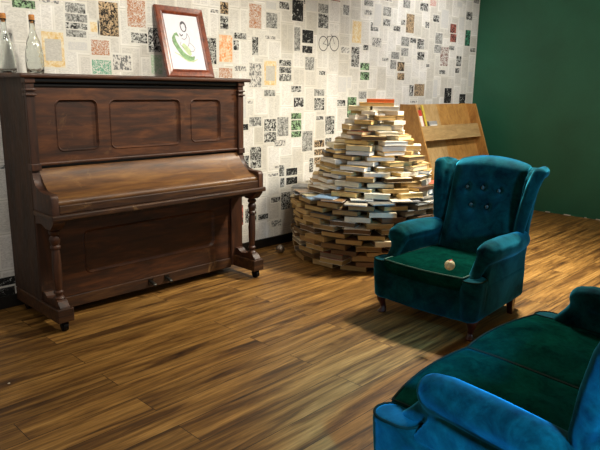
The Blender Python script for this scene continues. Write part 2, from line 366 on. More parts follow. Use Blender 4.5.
# case sides
for s in (0, 1):
    xa, xb = (PL, PL + .03) if s == 0 else (PR - .03, PR)
    bm = NB(); prism(bm, [(PB, .13), (PF - .0, .13), (PF - .0, 1.33), (PB, 1.33)], 'x', xa, xb, .003)
    sp = pobj('side_panel', bm, M['piano_dark'])
bm = NB(); box(bm, PL + .03, PR - .03, PB - .03, PB - .01, .06, 1.32); pobj('back_board', bm, M['piano_dark'])
# lid with a rounded front
bm = NB(); box(bm, 1.262, 2.795, 3.175, PB + .005, 1.326, 1.349, .008, 3); pobj('lid', bm, M['piano'])
# moulding under the lid: black, stepped
bm = NB(); box(bm, PL + .045, PR - .045, 3.205, 3.26, 1.302, 1.326, .006); box(bm, PL + .045, PR - .045, 3.222, 3.26, 1.278, 1.302, .008); pobj('cornice', bm, M['groove'])
# upper panel, three sunk panels
bm = NB(); panelled(bm, PL + .045, PR - .045, .886, 1.277, 3.218, .02, [(1.445, 1.69, .938, 1.219), (1.76, 2.245, .934, 1.218), (2.318, 2.562, .942, 1.217)], .011, .013, .035)
pobj('upper_panel', bm, M['piano'])
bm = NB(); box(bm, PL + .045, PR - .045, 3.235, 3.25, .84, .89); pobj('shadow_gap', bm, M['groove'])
bm = NB(); box(bm, PL + .045, PR - .045, 3.206, 3.235, .872, .888, .005); pobj('ledge_moulding', bm, M['piano'])
for s in (0, 1):
    xa = PL + .002 if s == 0 else PR - .047
    bm = NB(); box(bm, xa, xa + .045, 3.198, 3.24, .88, 1.30, .004); pobj('pilaster', bm, M['piano_upright'])
    for nm, z0, z1, g in (('capital', 1.300, 1.327, .004), ('pilaster_ring', 1.262, 1.272, .006), ('pilaster_ring', 1.236, 1.246, .006), ('pilaster_foot', .850, .886, .004)):
        bm = NB(); box(bm, xa - g, xa + .045 + g, 3.198 - g - .004, 3.24, z0, z1, .003); pobj(nm, bm, M['piano_upright'])
# key bed: cheeks, fall board, key slip, rail
cheek = [(3.235, .855), (3.205, .850), (3.198, .82), (3.19, .795), (3.17, .768), (3.14, .753), (3.11, .748), (3.02, .746), (3.006, .738), (3.0, .725), (3.0, .640), (3.235, .640)]
for xa in (PL + .002, PR - .042):
    bm = NB(); prism(bm, cheek, 'x', xa, xa + .042, .004); pobj('cheek', bm, M['piano_upright'], smooth=True, angle=.6)
fall = [(3.225, .858), (3.212, .850), (3.20, .83), (3.17, .79), (3.13, .757), (3.09, .735), (3.05, .722), (3.025, .715), (3.014, .706), (3.010, .695), (3.012, .688), (3.225, .688)]
bm = NB(); prism(bm, fall, 'x', PL + .044, PR - .042); pobj('fall_board', bm, M['piano_fall'], smooth=True, angle=.7)
bm = NB(); box(bm, PL + .044, PR - .042, 3.004, 3.2, .640, .6875, .006); pobj('key_slip', bm, M['piano_worn'])
bm = NB(); box(bm, PL - .004, PR + .012, 2.984, 3.22, .610, .640, .007); pobj('key_bed_rail', bm, M['piano_worn'])
bm = NB(); box(bm, PL + .01, PR - .01, 3.03, 3.22, .585, .610); pobj('key_bed', bm, M['piano_dark'])
# lower panel and kick rail
bm = NB(); panelled(bm, PL + .10, PR - .10, .115, .60, 3.232, .02, [(1.56, 2.505, .225, .482)], .012, .016, .04); pobj('lower_panel', bm, M['piano'])
for xa in (PL + .004, PR - .104):
    bm = NB(); box(bm, xa, xa + .10, 3.215, 3.25, .06, .60, .004); pobj('lower_stile', bm, M['piano_upright'])
bm = NB(); box(bm, PL + .10, PR - .10, 3.224, 3.26, .046, .113, .004); pobj('kick_rail', bm, M['piano_worn'])
bm = NB(); box(bm, PL + .03, PR - .03, 3.26, PB, .05, .08); pobj('bottom_board', bm, M['piano_dark'])
for px in (1.985, 2.105):
    bm = NB(); tube(bm, [(px, 3.24, .085), (px, 3.20, .084), (px, 3.185, .078), (px, 3.165, .070)], [.010, .012, .015, .012], 10, True, .5); pobj('pedal', bm, M['brass'], smooth=True)
    bm = NB(); box(bm, px - .016, px + .016, 3.219, 3.228, .062, .104); pobj('pedal_slot', bm, M['groove'])
# feet: long toe blocks on castors carrying turned columns
for s in (0, 1):
    xa, xb = (PL - .006, PL + .084) if s == 0 else (PR - .085, PR + .006)
    xc = (xa + xb) / 2
    bm = NB(); box(bm, xa, xb, 3.0, PB - .02, .056, .132, .005); tb = pobj('toe_block', bm, M['piano_worn'])
    bm = NB(); prism(bm, [(3.215, .132), (3.215, .185), (3.19, .182), (3.17, .165), (3.15, .158), (3.115, .165), (3.10, .172), (3.045, .172), (3.035, .165), (3.012, .140), (3.008, .132)], 'x', xc - .028, xc + .028, .003)
    pobj('scroll', bm, M['piano_upright'])
    bm = NB()
    lathe(bm, [(0, .170), (.028, .170), (.030, .178), (.024, .186), (.019, .19), (.019, .2), (.026, .206), (.026, .214), (.018, .222), (.020, .235), (.0235, .30), (.0245, .36), (.021, .43), (.019, .445), (.027, .452), (.027, .462), (.020, .470), (.025, .484), (.029, .50), (.026, .515), (.019, .522), (.028, .532), (.03, .545), (.022, .552), (.022, .56), (0, .56)], 20, (xc, 3.072, 0))
    pobj('column', bm, M['piano_upright'], smooth=True, angle=.7)
    bm = NB(); prism(bm, [(3.225, .61), (3.0, .61), (3.0, .60), (3.012, .585), (3.03, .572), (3.045, .556), (3.10, .556), (3.12, .57), (3.15, .578), (3.19, .575), (3.225, .56)], 'x', xc - .034, xc + .034, .003)
    pobj('bracket', bm, M['piano_upright'])
    for yc in (3.035, 3.50):
        bm = NB(); bmesh.ops.create_cone(bm, cap_ends=True, segments=18, radius1=.028, radius2=.028, depth=.024, matrix=Matrix.Translation((xc, yc, .028)) @ Matrix.Rotation(PI / 2, 4, 'Y'))
        box(bm, xc - .018, xc + .018, yc - .016, yc + .016, .036, .058)
        pobj('castor', bm, M['castor'])

# ------------------------------------------------------------------ on the piano
t = NT('clear_glass'); t.set(Base_Color=(.93, .96, .94, 1), Roughness=.03, Transmission_Weight=1.0, IOR=1.45)
vn = t.n('ShaderNodeTexVoronoi'); vn.inputs['Scale'].default_value = 70; t.l(t.coord((1, 1, .7)), vn.inputs['Vector']); t.bump(vn.outputs[0], .5, .004); M['cut_glass'] = t.m
t = NT('plain_glass'); t.set(Base_Color=(.90, .93, .92, 1), Roughness=.04, Transmission_Weight=1.0, IOR=1.45); M['glass'] = t.m
M['cork'] = plain('cork', 'b5793f', .85, .3, 90)
def bottle(x, y, h, prof, inner, label, gm):
    b = thing('glass_bottle', label, 'bottle', (x, y, 1.349), group='bottles on the piano')
    bm = NB(); lathe(bm, prof, 28, close=False); obj('bottle_body', bm, gm, b, smooth=True)
    bm = NB(); lathe(bm, [(0, h - .03), (.0095, h - .03), (.0105, h - .012), (.0155, h - .012), (.0155, h + .012), (.012, h + .016), (0, h + .016)], 16); obj('cork', bm, M['cork'], b, smooth=True, angle=.6)
bottle(1.457, 3.45, .295, [(0, .001), (.036, .001), (.044, .006), (.047, .03), (.0475, .09), (.044, .13), (.034, .175), (.022, .205), (.015, .225), (.0145, .27), (.0165, .274), (.0165, .283), (.0115, .283), (.0115, .226), (.018, .205), (.030, .172), (.040, .128), (.0435, .09), (.043, .03), (.038, .011), (0, .012)], 0,
       'clear cut-glass bottle with a cork, beside the gold-bordered print', M['cut_glass'])
bottle(1.316, 3.475, .292, [(0, .001), (.040, .001), (.047, .006), (.0495, .03), (.046, .09), (.037, .15), (.025, .195), (.016, .225), (.0145, .245), (.0145, .27), (.0165, .274), (.0165, .282), (.0115, .282), (.0115, .246), (.0125, .226), (.021, .196), (.033, .15), (.042, .09), (.0455, .03), (.042, .011), (0, .012)], 0,
       'tall smooth glass bottle with a cork at the far left end of the piano lid', M['glass'])

# framed picture leaning on the wall
FW, FH = .378, .475
F = thing('picture_frame', 'red-brown wooden frame holding a pale green drawing, leaning on the piano lid', 'picture', (2.497, 3.432, 1.3495))
M['frame'] = wood('cherry_frame', '42180b', '74331a', '964c28', (4, 4, 4), .3, .4)
tilt = -math.radians(16.5); RX = Matrix.Rotation(tilt, 4, 'X')
def fobj(name, bm, m, parent=F, **k):
    bmesh.ops.translate(bm, verts=bm.verts, vec=(0, 0, .006)); bmesh.ops.transform(bm, matrix=RX, verts=bm.verts); return obj(name, bm, m, parent, **k)
b_ = .052
bm = NB()
def ringpts(i, y): return [bm.verts.new((sx * (FW / 2 - i), y, (FH - i) if top else i)) for sx, top in ((-1, 0), (1, 0), (1, 1), (-1, 1))]
rs = [ringpts(0, .022), ringpts(0, .002), ringpts(.006, -.004), ringpts(.018, -.002), ringpts(.034, .001), ringpts(.042, -.002), ringpts(b_, .004), ringpts(b_, .014)]
for A, B in zip(rs, rs[1:]):
    for k in range(4): bm.faces.new((A[k], A[(k + 1) % 4], B[(k + 1) % 4], B[k]))
bm.faces.new(rs[0])
fobj('frame_moulding', bm, M['frame'])
M['mount'] = plain('drawing_paper', 'dedce4', .8, .03)
bm = NB(); box(bm, -FW / 2 + b_ - .002, FW / 2 - b_ + .002, .010, .013, b_ - .002, FH - b_ + .002); pic = fobj('drawing', bm, M['mount'])
M['ink_green'] = plain('green_wash', '86a87c', .9, .3, 40); M['ink_pale'] = plain('pale_wash', 'b9c9a0', .9, .2, 40); M['ink_grey'] = plain('pencil', '55555a', .9, .3, 90); M['ink_skin'] = plain('pale_skin_wash', 'd6d2c8', .9, .1, 40)
def flat(pts, y, m, name):
    bm = NB(); bm.faces.new([bm.verts.new((x, y, z)) for x, z in pts]); r = bmesh.ops.extrude_face_region(bm, geom=bm.faces[:]); bmesh.ops.translate(bm, vec=(0, .0006, 0), verts=[v for v in r['geom'] if isinstance(v, bmesh.types.BMVert)]); fobj(name, bm, m, pic)
def stroke(bm, pts, ws, y=.0090):
    n = len(pts); A = []; B = []
    for i, (x, z) in enumerate(pts):
        x0, z0 = pts[max(i - 1, 0)]; x1, z1 = pts[min(i + 1, n - 1)]; dx, dz = x1 - x0, z1 - z0; l = math.hypot(dx, dz) or 1; w = ws[i] if isinstance(ws, (list, tuple)) else ws
        A.append(bm.verts.new((x - dz / l * w, y, z + dx / l * w))); B.append(bm.verts.new((x + dz / l * w, y, z - dx / l * w)))
    for i in range(n - 1): bm.faces.new((A[i], A[i + 1], B[i + 1], B[i]))
def strokes(name, m, lst, y=.0090):
    bm = NB()
    for p, w in lst: stroke(bm, p, w, y)
    fobj(name, bm, m, pic)
strokes('green_wash', M['ink_green'], [([(-.075, .285), (-.083, .262), (-.078, .23), (-.06, .195), (-.04, .165), (-.015, .142), (.015, .128), (.045, .13), (.06, .145)], [.006, .014, .017, .017, .017, .018, .018, .013, .003]), ([(-.075, .285), (-.055, .292), (-.04, .275)], [.008, .011, .003])])
strokes('pale_wash', M['ink_pale'], [([(-.095, .165), (-.06, .15), (-.03, .13), (0, .112), (.04, .11), (.08, .125)], [.002, .004, .006, .006, .005, .002]), ([(-.02, .225), (0, .2), (.02, .175), (.03, .15)], [.012, .02, .02, .01])], .0094)
strokes('pencil_head', M['ink_grey'], [([(.01 + .022 * math.cos(a), .345 + .034 * math.sin(a)) for a in [k * PI / 8 for k in range(17)]], .0035)])
strokes('pencil_hair', M['ink_grey'], [([(-.005, .36), (.008, .372), (.028, .362), (.032, .335)], .005)])
strokes('pencil_lines', M['ink_grey'], [
    ([(-.03, .295), (-.02, .28), (-.005, .29)], .004), ([(-.02, .265), (0, .255), (.02, .27), (.03, .30)], .0015), ([(.03, .30), (.045, .27), (.035, .24), (.06, .22), (.075, .2), (.06, .18), (.03, .175)], .0013),
    ([(-.03, .24), (-.04, .22), (-.02, .2)], .0013), ([(.035, .235), (.02, .21)], .0013), ([(-.085, .27), (-.098, .24), (-.08, .21)], .0013)], .0086)
# ------------------------------------------------------------------ the display rack in the corner
M['ply'] = wood('tan_plywood', 'a07c4a', 'b8955f', 'c9a873', (5, 5, 1.0), .6, 0, 4.0, None)
M['ply_long'] = wood('tan_plywood_slat', '9c7c4e', 'b2925f', 'c4a56f', (1.0, 5, 5), .55, 0, 4.0)
M['ply_orange'] = wood('orange_plywood', '94642e', 'b0803f', 'c49350', (4, 4, 1.5), .5, .05, 4.0)
RXa, RXb = 5.10, 6.30
K = thing('display_rack', 'tall wooden display rack with sloping front and slats, by the green wall', 'shelf', ((RXa + RXb) / 2, 3.3, 0))
def kobj(name, bm, m, parent=K, **k):
    bmesh.ops.translate(bm, verts=bm.verts, vec=(-(RXa + RXb) / 2, -3.3, 0)); return obj(name, bm, m, parent, **k)
def fy(z): return 2.965 + (3.39 - 2.965) * z / 1.15          # sloping front edge
for xa in (RXa, RXb - .02):
    bm = NB(); prism(bm, [(3.57, 0), (fy(0), 0), (fy(1.15), 1.15), (3.57, 1.15)], 'x', xa, xa + .02, .002); kobj('side_panel', bm, M['ply_orange'])
for nm, xa, xb, mm in (('back_panel', RXa + .02, 5.66, M['ply']), ('back_panel', 5.66, RXb - .02, M['ply_orange'])):
    bm = NB(); prism(bm, [(fy(.03) + .115, .03), (fy(1.148) + .115, 1.148), (fy(1.148) + .130, 1.148), (fy(.03) + .130, .03)], 'x', xa, xb); kobj(nm, bm, mm)
for z in (.10, .455, .80):
    bm = NB(); prism(bm, [(fy(z) + .045, z), (fy(z) + .128, z), (fy(z) + .132, z + .016), (fy(z) + .05, z + .016)], 'x', RXa + .02, RXb - .02); kobj('shelf_board', bm, M['ply_long'])
    bm = NB(); prism(bm, [(fy(z) + .028, z), (fy(z + .14) + .028, z + .14), (fy(z + .14) + .046, z + .14), (fy(z) + .046, z)], 'x', RXa + .02, RXb - .02, .002); kobj('front_slat', bm, M['ply_long'])
M['c_red'] = plain('red_cover', 'c2402c', .6, .15); M['c_white'] = plain('white_cover', 'e2ddd0', .6, .08); M['c_yellow'] = plain('yellow_cover', 'c9b23c', .6, .15); M['c_grey'] = plain('grey_cover', '9c9a94', .6, .1)
zs = .816
def leaflet(name, label, x, w, h, th, m1, m2, dx=0, tz=0):
    y = fy(zs) + .086
    L = thing(name, label, 'booklet', (x, y, zs + .001), 0, 'booklets in the rack')
    bm = NB(); prism(bm, [(-th / 2, 0), (th / 2, 0), (th / 2 + h * .34, h), (-th / 2 + h * .34, h)], 'x', -w / 2, w / 2, .0015)
    if m2:
        prism(bm, [(-th / 2 - .001 + h * .14, h * .42), (-th / 2 + h * .14, h * .42), (-th / 2 + h * .27, h * .8), (-th / 2 - .001 + h * .27, h * .8)], 'x', -w / 2 + .012, w / 2 - .012, mi=1)
    bmesh.ops.rotate(bm, verts=bm.verts, cent=(0, 0, 0), matrix=Matrix.Rotation(tz, 3, 'Y'))
    obj('cover', bm, [m1, m2 or m1], L)
leaflet('booklet', 'red and white booklet standing at the end of the display rack', 5.245, .075, .275, .02, M['c_red'], M['c_white'])
leaflet('booklet', 'narrow yellow booklet sticking up above the slat of the rack', 5.325, .035, .325, .012, M['c_yellow'], None)
leaflet('booklet', 'low grey-white booklet just showing over the slat of the rack', 5.44, .15, .165, .03, M['c_grey'], M['c_white'])

# ------------------------------------------------------------------ the tower of books
PG_LOW = [('tan', 'a98a58'), ('brown', '876a40'), ('tan', 'bd9c62'), ('grey', '8f8068'), ('yellowed', 'cbab6c'), ('brown', '75593a')]  # old, yellowed pages, with the shade low on the tower in their colour
PG_UP = [('cream', 'ecd9ae'), ('white', 'f4efe4'), ('white', 'f4eee2'), ('tan', 'd2b074'), ('yellowed', 'e0c07a'), ('cream', 'efdcb4')]  # paler pages; the brighter light higher up is put into their colour
COVS = ['e3d5b4', 'c9ab74', '7a5a38', '4a3626', '9c4a30', 'd9cfbc', '686c6c', 'ece4d2', 'a5824e', '4a4e50', 'd0a75a', 'b8644a']
def pagemat(n, h):
    t = NT('pages_' + n); v = t.coord((6, 6, 420)); q = t.noise(v, 1.0, 2, .6); c = lin(h)
    t.set(Base_Color=t.ramp(q, [(.3, tuple(x * .62 for x in c[:3])), (.6, c)]), Roughness=.85); return t.m
PMAT = {}; CMAT = {}
for n, h in PG_LOW + PG_UP: PMAT[h] = pagemat(n, h)
for h in COVS: CMAT[h] = plain('book_cover', h, .55, .15, 25)
MAGS = [('pale', 'c9c5ba'), ('dull', 'a39878'), ('grey', '85868a'), ('blue', '6f8ca8'), ('white', 'dad4c6'), ('grey', '77746c'), ('blue', '4f6a86'), ('brown', '7a5f42'), ('dark', '3d3f42'), ('pale', 'b3ab9a'), ('brown', '8a6a48')]
for n, h in MAGS: CMAT[h] = plain('magazine_cover', h, .35, .2, 18)
def book_mesh(L, D, T, pm, cm, bend):
    """closed book lying flat: long side along x, fore-edge towards -y, spine at +y"""
    bm = NB(); ct = min(.0028, T * .1); N = 4
    def slab(x0, x1, y0, y1, z0, z1, mi):
        rows = []
        for i in range(N + 1):
            x = x0 + (x1 - x0) * i / N; dz = bend * (1 - (2 * x / L) ** 2)
            rows.append([bm.verts.new((x, y, z + dz)) for y, z in ((y0, z0), (y1, z0), (y1, z1), (y0, z1))])
        for A, B in zip(rows, rows[1:]):
            for k in range(4): bm.faces.new((A[k], A[(k + 1) % 4], B[(k + 1) % 4], B[k])).material_index = mi
        bm.faces.new(rows[0][::-1]).material_index = mi; bm.faces.new(rows[-1]).material_index = mi
    slab(-L / 2, L / 2, -D / 2, D / 2, 0, ct, 1); slab(-L / 2, L / 2, -D / 2, D / 2, T - ct, T, 1)
    slab(-L / 2 + .003, L / 2 - .003, -D / 2 + .003, D / 2 - .002, ct, T - ct, 0)
    slab(-L / 2, L / 2, D / 2 - .002, D / 2, ct, T - ct, 1)
    bmesh.ops.recalc_face_normals(bm, faces=bm.faces)
    me = bpy.data.meshes.new('book'); bm.to_mesh(me); bm.free(); me.materials.append(pm); me.materials.append(cm); return me
ORD = 'first second third fourth fifth sixth seventh eighth ninth tenth eleventh twelfth thirteenth fourteenth fifteenth sixteenth seventeenth eighteenth nineteenth twentieth'.split()
def ordw(i):
    if i < 20: return ORD[i]
    if i < 29: return 'twenty-' + ORD[i - 20]
    if i == 29: return 'thirtieth'
    return 'thirty-' + ORD[i - 30]
TC = Vector((3.80, 2.92)); dcam = (-TC).normalized(); drt = Vector((-dcam.y, dcam.x))
if drt.dot(Vector((.697, -.717))) < 0: drt = -drt
rb = random.Random(21)
HID = []                                                       # far-side books and inner filler, never in view
def put(me, x, y, z, rz, label, group, tilt=(0, 0), name='book', cat='book'):
    o = bpy.data.objects.new(name, me); COL.objects.link(o); o.location = (x, y, z); o.rotation_euler = (tilt[0], tilt[1], rz)
    return tag(o, label, cat, group)
def r_at(z):
    T = [(0, .56), (.08, .58), (.2, .605), (.36, .605), (.50, .59), (.531, .50), (.61, .48), (.67, .445), (.745, .405), (.825, .365), (.90, .31), (.965, .27), (1.02, .24), (1.15, .185), (1.25, .12)]
    for (a, ra), (b, r2) in zip(T, T[1:]):
        if z <= b: return ra + (r2 - ra) * (z - a) / (b - a)
    return .12
layers = []; z = 0.0
for h in (.043, .040, .044, .038, .042, .041, .044, .039, .042, .043, .040, .042): layers.append((z, h, 'low')); z += h
for k in range(3): layers.append((z, .0105, 'mag')); z += .0105
for h in (.040, .030, .042, .036, .031, .040, .034, .037, .030, .041, .034, .036, .031, .045, .033, .036, .030): layers.append((z, h, 'up')); z += h
ztop = z
phase = 0
for li, (z, h, kind) in enumerate(layers):
    r = r_at(z + h / 2) + rb.uniform(-.008, .008)
    if kind == 'low': L0, D0 = .198, .135
    elif kind == 'mag': L0, D0, r = .165, .215, .615 - .012 * (li % 3)
    else: L0, D0 = (.215, .112) if r > .3 else (.195, .105)
    if kind == 'up':
        n = max(3, int(round(PI / math.atan(L0 / 2 / max(.06, r - D0)))))
    elif kind == 'mag': n = 12
    else: n = int(2 * PI * (r - D0) / (L0 * 1.02))
    phase += PI / n + rb.uniform(-.08, .08)
    row = []
    for i in range(n):
        a = phase + 2 * PI * i / n + rb.uniform(-.018, .018) * (1 if kind != 'mag' else 4)
        w = Vector((math.cos(a), math.sin(a)))
        L = L0 * rb.uniform(.92, 1.0) if kind != 'up' else min(.25, 2 * (r - D0 - .012) * math.tan(PI / n) * (.985 if n > 4 else .80)) * rb.uniform(.93, 1.0)
        D = D0 * rb.uniform(.88, 1.0); T = h * (rb.uniform(.82, .93) if kind != 'mag' else .8)
        jut = rb.uniform(-.02, .014) if kind == 'low' else rb.uniform(-.035, .024) if kind == 'up' else rb.uniform(-.05, .03)
        row.append([w, a, L, D, T, jut])
    row.sort(key=lambda q: math.atan2(q[0].dot(drt), q[0].dot(dcam)))
    seen = [q for q in row if q[0].dot(dcam) > -.12]
    for q in row:
        w, a, L, D, T, jut = q
        rr = r + jut - D / 2
        vis = w.dot(dcam) > -.12
        if kind == 'mag':
            nm, hx = rb.choice(MAGS); me = book_mesh(L, D, T, PMAT['f4efe4'], CMAT[hx], 0); word = nm + ' magazine'
        else:
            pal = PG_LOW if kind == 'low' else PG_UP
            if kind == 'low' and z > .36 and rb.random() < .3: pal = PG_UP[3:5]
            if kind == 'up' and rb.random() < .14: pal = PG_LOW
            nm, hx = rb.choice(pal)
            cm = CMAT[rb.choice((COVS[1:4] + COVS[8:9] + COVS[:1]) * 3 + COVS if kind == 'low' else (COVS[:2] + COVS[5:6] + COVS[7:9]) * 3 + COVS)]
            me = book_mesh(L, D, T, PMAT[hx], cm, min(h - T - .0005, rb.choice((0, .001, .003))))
            word = nm + '-paged book'
        flip = PI if (kind != 'mag' and rb.random() < .16) else 0
        if flip: word = 'book spine outward'
        rz = a + PI / 2 + flip + rb.uniform(-.035, .035) * (1 if kind == 'low' else 3.4 if kind == 'up' else 8)
        tl_ = (rb.uniform(-.006, .006), rb.uniform(-.006, .006)) if kind != 'mag' else (rb.uniform(-.003, .003), rb.uniform(-.003, .003))
        cxy = TC + drt * (.03 if kind == 'up' else 0); x, y = cxy.x + w.x * rr, cxy.y + w.y * rr
        if vis:
            i = seen.index(q)
            if kind == 'mag': lab = f'{word}, {ordw(i)} from left in {["lower", "middle", "upper"][li - 12]} ply of ledge round the book tower'; g = 'magazines on the ledge of the book tower'
            else:
                lv = li if kind == 'low' else li - 15
                part = 'base' if kind == 'low' else 'cone'
                lab = f'{word}, {ordw(i)} from left in {ordw(lv)} layer up the {part} of book tower'; g = 'books stacked in the tower'
            put(me, x, y, z, rz, lab, g, tl_, 'magazine' if kind == 'mag' else 'book', 'magazine' if kind == 'mag' else 'book')
        else: HID.append((me, Matrix.Translation((x, y, z)) @ Matrix.Rotation(rz, 4, 'Z')))
    # filler books added inside the ring so light does not leak through
    if kind == 'low' or (kind == 'up' and r > .46):
        ri = r - D0 - (.10 if kind == 'low' else .15); ni = int(PI / math.atan(.09 / max(.03, ri - .06)))
        for i in range(ni):
            a = phase + 2 * PI * i / ni; D = .12; me = book_mesh(.17, D, h * .93, PMAT['a98a58'], CMAT['7a5a38'], 0)
            HID.append((me, Matrix.Translation((cxy.x + math.cos(a) * ri, cxy.y + math.sin(a) * ri, z)) @ Matrix.Rotation(a + PI / 2, 4, 'Z')))
# the last few, laid on the summit
PMAT['b'] = pagemat('warm', 'd9b070'); CMAT['or'] = plain('orange_cover', 'd9682c', .5, .12); CMAT['gold'] = plain('ochre_cover', 'c99b45', .55, .12)
def at(right, front): return TC + drt * right + dcam * front
base_rz = math.atan2(drt.y, drt.x)
for (L, D, T, pm, cm, rt, fr, rz, lab, flip) in (
    (.20, .15, .034, 'f4efe4', 'ece4d2', .10, .05, .05, 'white-paged book on the top of the tower, right of the pale one', 0),
    (.17, .15, .033, 'ecd9ae', 'e3d5b4', -.09, .05, -.06, 'cream-paged book on the top of the tower, left of the white one', 0),
    (.26, .17, .026, 'b', 'c9ab74', .035, .03, .03, 'tan book lying just under the orange one on the tower', 0),
    (.205, .14, .026, 'b', 'or', .065, .03, -.02, 'orange book at the very top of the book tower', PI)):
    me = book_mesh(L, D, T * .97, PMAT[pm], CMAT[cm], 0); p = at(rt, fr)
    zz = ztop if T > .03 else (ztop + .034 if cm != 'or' else ztop + .060)
    put(me, p.x, p.y, zz, base_rz + rz + flip, lab, 'books stacked in the tower')
# far-side books and the filler added inside against light leaks, one mass
bm = NB(); mats = []; 
for me, mx in HID:
    mp = []
    for m in me.materials:
        if m not in mats: mats.append(m)
        mp.append(mats.index(m))
    n0 = len(bm.verts); f0 = len(bm.faces); bm.from_mesh(me); bm.verts.ensure_lookup_table(); bm.faces.ensure_lookup_table()
    bmesh.ops.transform(bm, matrix=mx, verts=bm.verts[n0:])
    for f in bm.faces[f0:]: f.material_index = mp[f.material_index]
o = obj('stacked_books', bm, mats); tag(o, 'brown filler books added inside the tower, with books round its far side', 'books', kind='stuff')
for me, mx in HID: bpy.data.meshes.remove(me)

# ------------------------------------------------------------------ small things
M['steel'] = plain('dull_steel', '8f857a', .38, .3, 60, Metallic=.85)
b = NB(); ball(b, (0, 0, .034), .034, 24, 16); b2 = obj('metal_ball', b, M['steel'], smooth=True); b2.location = (3.275, 3.375, 0)
tag(b2, 'small dull metal ball on the floor between piano and book tower', 'ball')
M['ivory'] = plain('ivory_ball', 'e8dcae', .35, .1, 20, Coat_Weight=.3)
B = thing('cream_ball', 'small cream ball with a red top on the armchair seat', 'ball', (2.735, 1.55, .379))
b = NB(); ball(b, (0, 0, .027), .027, 24, 16); obj('ball_body', b, M['ivory'], B, smooth=True)
b = NB(); lathe(b, [(0, .0552), (.006, .0548), (.010, .0528), (.0085, .0515), (0, .051)], 12); sausage(b, [(.002, 0, .054), (.012, -.004, .0575)], .0018, 8); obj('red_top', b, M['c_red'], B, smooth=True)
b = NB(); bmesh.ops.create_icosphere(b, subdivisions=1, radius=.005, matrix=Matrix.Translation((0, 0, .0035)) @ Matrix.Diagonal((1.2, .8, .6, 1))); o = obj('paper_crumb', b, M['c_white']); o.location = (.882, 2.625, 0)
tag(o, 'tiny white paper crumb on the bare floor in front of the piano', 'crumb')
